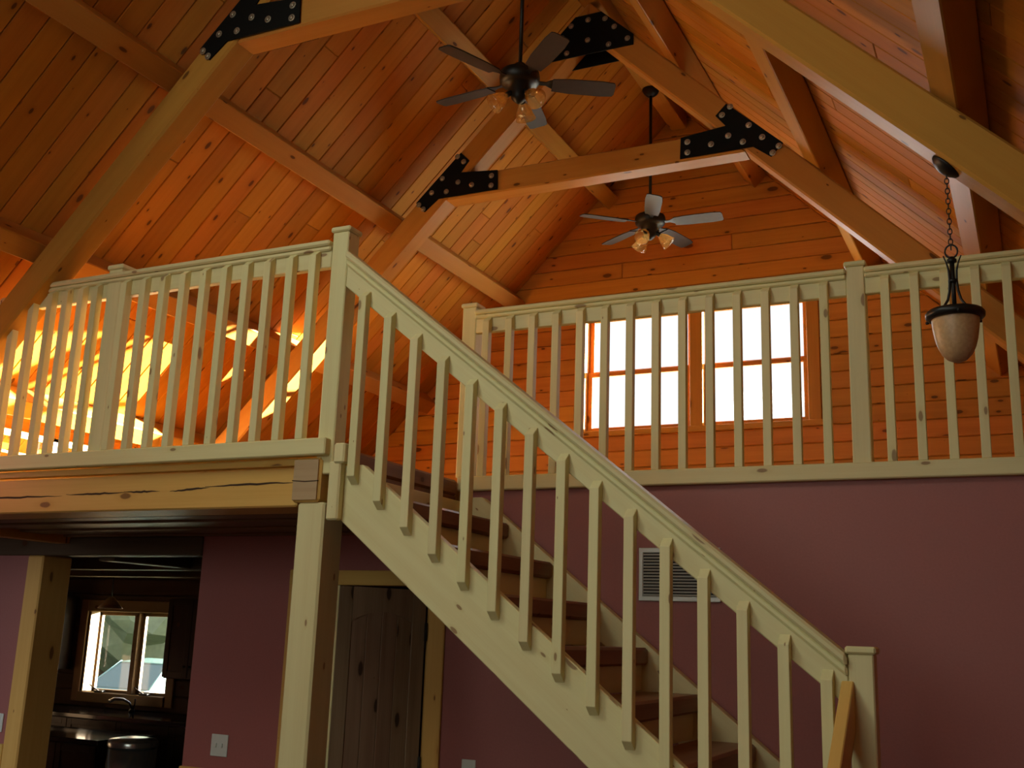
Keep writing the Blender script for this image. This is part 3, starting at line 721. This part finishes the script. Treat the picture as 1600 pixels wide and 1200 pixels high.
for k in range(3):
    a = math.radians(40 + 120 * k)
    lathe('thumb_nut', [(0, -.004), (.006, -.003), (.006, .006), (0, .007)], (px + math.cos(a) * .105, py + math.sin(a) * .105, 1.188), BRONZE, pl, 8, (math.cos(a), math.sin(a), 0))
bw = lathe('bowl', [(.084, .0), (.083, -.02), (.080, -.05), (.074, -.085), (.066, -.115), (.053, -.143), (.034, -.163), (.014, -.172), (0, -.173)], (px, py, 1.192), ALAB, pl, 40)
bw['label'] = 'cream alabaster glass bowl'

# ------------------------------------------------------------------ kitchen beyond the opening
KY = G
kx0, kx1, kz0, kz1 = -9.16, -7.97, -.745, .075
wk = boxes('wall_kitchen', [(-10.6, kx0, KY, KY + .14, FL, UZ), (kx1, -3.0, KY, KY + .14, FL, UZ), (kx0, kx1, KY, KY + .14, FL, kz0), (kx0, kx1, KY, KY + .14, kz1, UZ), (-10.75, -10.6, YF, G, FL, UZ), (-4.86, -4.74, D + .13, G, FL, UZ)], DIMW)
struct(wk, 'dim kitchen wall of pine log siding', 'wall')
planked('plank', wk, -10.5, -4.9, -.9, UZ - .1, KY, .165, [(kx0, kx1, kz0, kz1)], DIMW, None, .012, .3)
w2 = empty('window_2', (-8.55, KY, kz0), 'two-light casement window with crank handles over the kitchen sink', 'window', kind='structure')
for nm, xr, zr in (('casing', (kx0 - .1, kx0), (kz0 - .1, kz1 + .12)), ('casing', (kx1, kx1 + .1), (kz0 - .1, kz1 + .12))): box(nm, xr, (KY - .045, KY - .023), zr, KWIN, w2, 'z', .004)
box('head_casing', (kx0, kx1), (KY - .045, KY - .023), (kz1, kz1 + .12), KWIN, w2, 'x', .004)
box('sill', (kx0, kx1), (KY - .06, KY - .0), (kz0 - .1, kz0), KWIN, w2, 'x', .004)
for xx in (kx0, -8.505, kx1 - .03): box('frame_post', (xx, xx + .03 if xx != -8.505 else xx + .06), (KY - .02, KY + .10), (kz0, kz1), KWIN, w2, 'z', .003)
for a_, b_ in ((-9.06, -8.51), (-8.44, -8.005)):
    s_ = box('sash', (a_, b_), (KY + .03, KY + .065), (kz0, kz0 + .03), KWIN, w2, 'x', .002)
    box('sash_rail', (a_, b_), (KY + .03, KY + .065), (kz1 - .035, kz1), KWIN, s_, 'x', .002)
    for xx in (a_, b_ - .04): box('stile', (xx, xx + .04), (KY + .03, KY + .065), (kz0, kz1), KWIN, s_, 'z', .002)
    box('pane', (a_ + .035, b_ - .035), (KY + .045, KY + .049), (kz0 + .025, kz1 - .03), GLASS, s_, 'x', 0)
    c_ = box('crank_base', (a_ + .12, a_ + .24), (KY - .05, KY - .0), (kz0, kz0 + .022), BRONZE, w2, 'x', .006)
    tube('crank_handle', [(a_ + .18, KY - .04, kz0 + .018), (a_ + .13, KY - .06, kz0 + .045), (a_ + .075, KY - .065, kz0 + .075)], .007, BRONZE, c_, 8)

def cabinet(x0, x1, y0, y1, z0, z1, doors, label, knobs=True):
    c = empty('kitchen_cabinet', ((x0 + x1) / 2, (y0 + y1) / 2, z0), label, 'cabinet')
    box('carcass', (x0, x1), (y0 + .022, y1), (z0, z1), DARKW, c, 'z', .003)
    wdt = (x1 - x0) / doors
    for k in range(doors):
        a, b = x0 + k * wdt + .004, x0 + (k + 1) * wdt - .004
        d = box('cabinet_door', (a, b), (y0 + .004, y0 + .021), (z0 + .01, z1 - .01), DARKW, c, 'z', .003)
        for q in ((a, a + .06), (b - .06, b)): box('stile', q, (y0 - .004, y0 + .004), (z0 + .01, z1 - .01), DARKW, d, 'z', .002)
        for q in ((z0 + .01, z0 + .07), (z1 - .07, z1 - .01)): box('rail', (a + .06, b - .06), (y0 - .004, y0 + .004), q, DARKW, d, 'x', .002)
        if knobs: lathe('knob', [(0, 0), (.008, .001), (.006, .014), (.014, .02), (.010, .028), (0, .03)], (b - .03 if k % 2 == 0 else a + .03, y0 - .004, z0 + .12), BRONZE, d, 10, (0, -1, 0))
    return c
cabinet(-7.74, -7.10, KY - .36, KY - .03, -.54, .22, 2, 'dark wall cabinet right of the kitchen window')
cabinet(-9.95, -9.33, KY - .36, KY - .03, -.53, .22, 2, 'dark wall cabinet left of the kitchen window, beside the post')
cabinet(-9.9, -6.0, KY - .66, KY - .03, FL, -.935, 6, 'dark base cabinet run below the kitchen window')
cabinet(-8.6, -7.2, 6.95, 7.5, FL, -1.03, 3, 'dark island cabinet in front of the sink counter')
tag(box('countertop', (-9.92, -5.95), (KY - .70, KY - .03), (-.934, -.895), GRANITE, None, 'x', .004), 'black polished stone worktop under the kitchen window', 'countertop')
tag(box('island_top', (-8.7, -7.12), (6.88, 7.55), (-1.029, -.985), GRANITE, None, 'x', .006), 'black glossy island worktop reflecting the kitchen window', 'countertop')
fc = empty('kitchen_faucet', (-8.25, KY - .18, -.895), 'dark arched kitchen faucet in front of the window sill', 'faucet')
lathe('base', [(0, 0), (.032, .001), (.030, .015), (.020, .03), (0, .031)], (-8.25, KY - .18, -.895), BRONZE, fc, 14)
tube('spout', [(-8.25, KY - .18, -.87), (-8.27, KY - .20, -.81), (-8.32, KY - .24, -.775), (-8.39, KY - .29, -.775), (-8.43, KY - .31, -.80)], [.012, .012, .014, .017, .018], STAINLESS, fc, 10)
tube('lever', [(-8.235, KY - .18, -.87), (-8.215, KY - .185, -.82), (-8.21, KY - .19, -.765)], [.010, .008, .007], BRONZE, fc, 8)
tc_ = empty('trash_can', (-6.60, 6.75, FL), 'stainless steel step bin with rounded lid in the kitchen', 'trash can')
lathe('body', [(0, 0), (.19, .001), (.19, .82), (0, .821)], (-6.60, 6.75, FL), STAINLESS, tc_, 32)
lathe('lid', [(.195, .82), (.197, .85), (.185, .875), (.10, .89), (0, .894)], (-6.60, 6.75, FL), STAINLESS, tc_, 32)
kp = empty('kitchen_pendant', (-8.11, 7.8, .1), 'small cone pendant lamp in front of the kitchen window head', 'lamp')
tube('cord', [(-8.11, 7.8, UZ - .02), (-8.11, 7.8, .20)], .006, BRONZE, kp, 6)
lathe('shade', [(.02, .11), (.035, .10), (.075, .05), (.12, .0), (.115, .0), (.07, .048), (.03, .095)], (-8.11, 7.8, .10), ALAB, kp, 24)

# ------------------------------------------------------------------ outdoors seen through the windows
gnd = boxes('ground', [(-70, 40, G + .3, 90, FL - .55, FL - .45)], GRASS); struct(gnd, 'lawn outside the kitchen window', 'ground')
pp = empty('porch_post', (-10.71, 10.15, FL - .45), 'white sunlit porch post outside the left sash of the kitchen window', 'post')
box('shaft', (-10.80, -10.71), (10.0, 10.1), (FL - .45, .5), SIDING, pp, 'z', .01); box('base', (-10.84, -10.67), (9.96, 10.14), (FL - .45, FL - .2), SIDING, pp, 'z', .01)

cr = empty('parked_car', (-16.3, 17.2, FL - .45), 'teal car parked outside the kitchen window', 'car')
cx, cy, cz = -16.3, 15.0, FL - .45
def loft_sections(nm, secs, mat, parent):
    bm = bmesh.new(); rings = [[bm.verts.new((x, y, z + H)) for x, y, z in s] for s in secs]; k = len(rings[0])
    for A, B in zip(rings, rings[1:]):
        for j in range(k): bm.faces.new((A[j], A[(j + 1) % k], B[(j + 1) % k], B[j]))
    bm.faces.new(rings[0]); bm.faces.new(rings[-1])
    return finish(nm, bm, mat, None, parent, False)
def sec(y, wd, z0, z1): return [(cx - wd, y, cz + z0), (cx + wd, y, cz + z0), (cx + wd, y, cz + (z0 + z1) * .62), (cx + wd * .93, y, cz + z1), (cx - wd * .93, y, cz + z1), (cx - wd, y, cz + (z0 + z1) * .62)]
loft_sections('body', [sec(cy, .72, .35, .66), sec(cy + .12, .84, .22, .78), sec(cy + 1.2, .88, .22, .96), sec(cy + 3.4, .88, .22, 1.0), sec(cy + 4.3, .84, .25, .95), sec(cy + 4.45, .74, .35, .85)], CARP, cr)
def csec(y, wb, wt, z0, z1): return [(cx - wb, y, cz + z0), (cx + wb, y, cz + z0), (cx + wt, y, cz + z1), (cx - wt, y, cz + z1)]
loft_sections('cabin_glass', [csec(cy + 1.1, .80, .79, .94, .96), csec(cy + 1.75, .80, .62, .95, 1.42), csec(cy + 3.2, .80, .62, .97, 1.44), csec(cy + 4.0, .78, .74, .96, 1.02)], CARG, cr)
loft_sections('car_roof', [csec(cy + 1.72, .64, .60, 1.41, 1.43), csec(cy + 2.4, .65, .58, 1.42, 1.49), csec(cy + 3.25, .64, .60, 1.42, 1.45)], CARP, cr)
for sx_ in (-1, 1):
    tube('window_pillar', [(cx + sx_ * .80, cy + 1.12, cz + .95), (cx + sx_ * .63, cy + 1.76, cz + 1.43)], .028, CARP, cr, 6)
    lathe('headlight', [(0, 0), (.10, .01), (.09, .05), (0, .06)], (cx + sx_ * .58, cy + .06, cz + .62), STAINLESS, cr, 14, (0, -1, 0))
    for yy in (cy + .85, cy + 3.6): lathe('wheel', [(0, -.1), (.30, -.1), (.32, -.06), (.32, .06), (.30, .1), (0, .1)], (cx + sx_ * .80, yy, cz + .32), TYRE, cr, 20, (1, 0, 0))

def tree(x, y, h, r, label):
    t = empty('tree', (x, y, FL - .45), label, 'tree')
    tube('trunk', [(x, y, FL - .45), (x + .1, y, FL + h * .3), (x, y, FL + h * .6)], [.28, .2, .1], BARK, t, 8)
    bm = bmesh.new(); bmesh.ops.create_icosphere(bm, subdivisions=4, radius=1)
    rr = random.Random(x)
    ph = [rr.uniform(0, 6) for _ in range(6)]
    for v in bm.verts:
        c = v.co; d = 1 + .16 * math.sin(5 * c.x + ph[0]) * math.sin(6 * c.y + ph[1]) + .1 * math.sin(11 * c.z + ph[2]) * math.sin(13 * c.x + ph[3]) + rr.uniform(-.07, .07)
        v.co = Vector((c.x * r * d, c.y * r * d, c.z * h * .47 * d))
    mw = Matrix.Translation((x, y, FL + h * .48 + H))
    o = finish('crown', bm, LEAF, mw, t)
    return t
tree(-28, 27, 7.5, 4.0, 'broad green tree beyond the car, left one through the kitchen window')
tree(-18.5, 34, 6.5, 3.4, 'green tree behind the parked car, middle one through the kitchen window')
tree(-10.5, 38, 6.0, 3.0, 'green tree beyond the car, right one through the kitchen window')
tree(-36, 38, 7, 4.2, 'farthest green tree, left beyond the porch post')
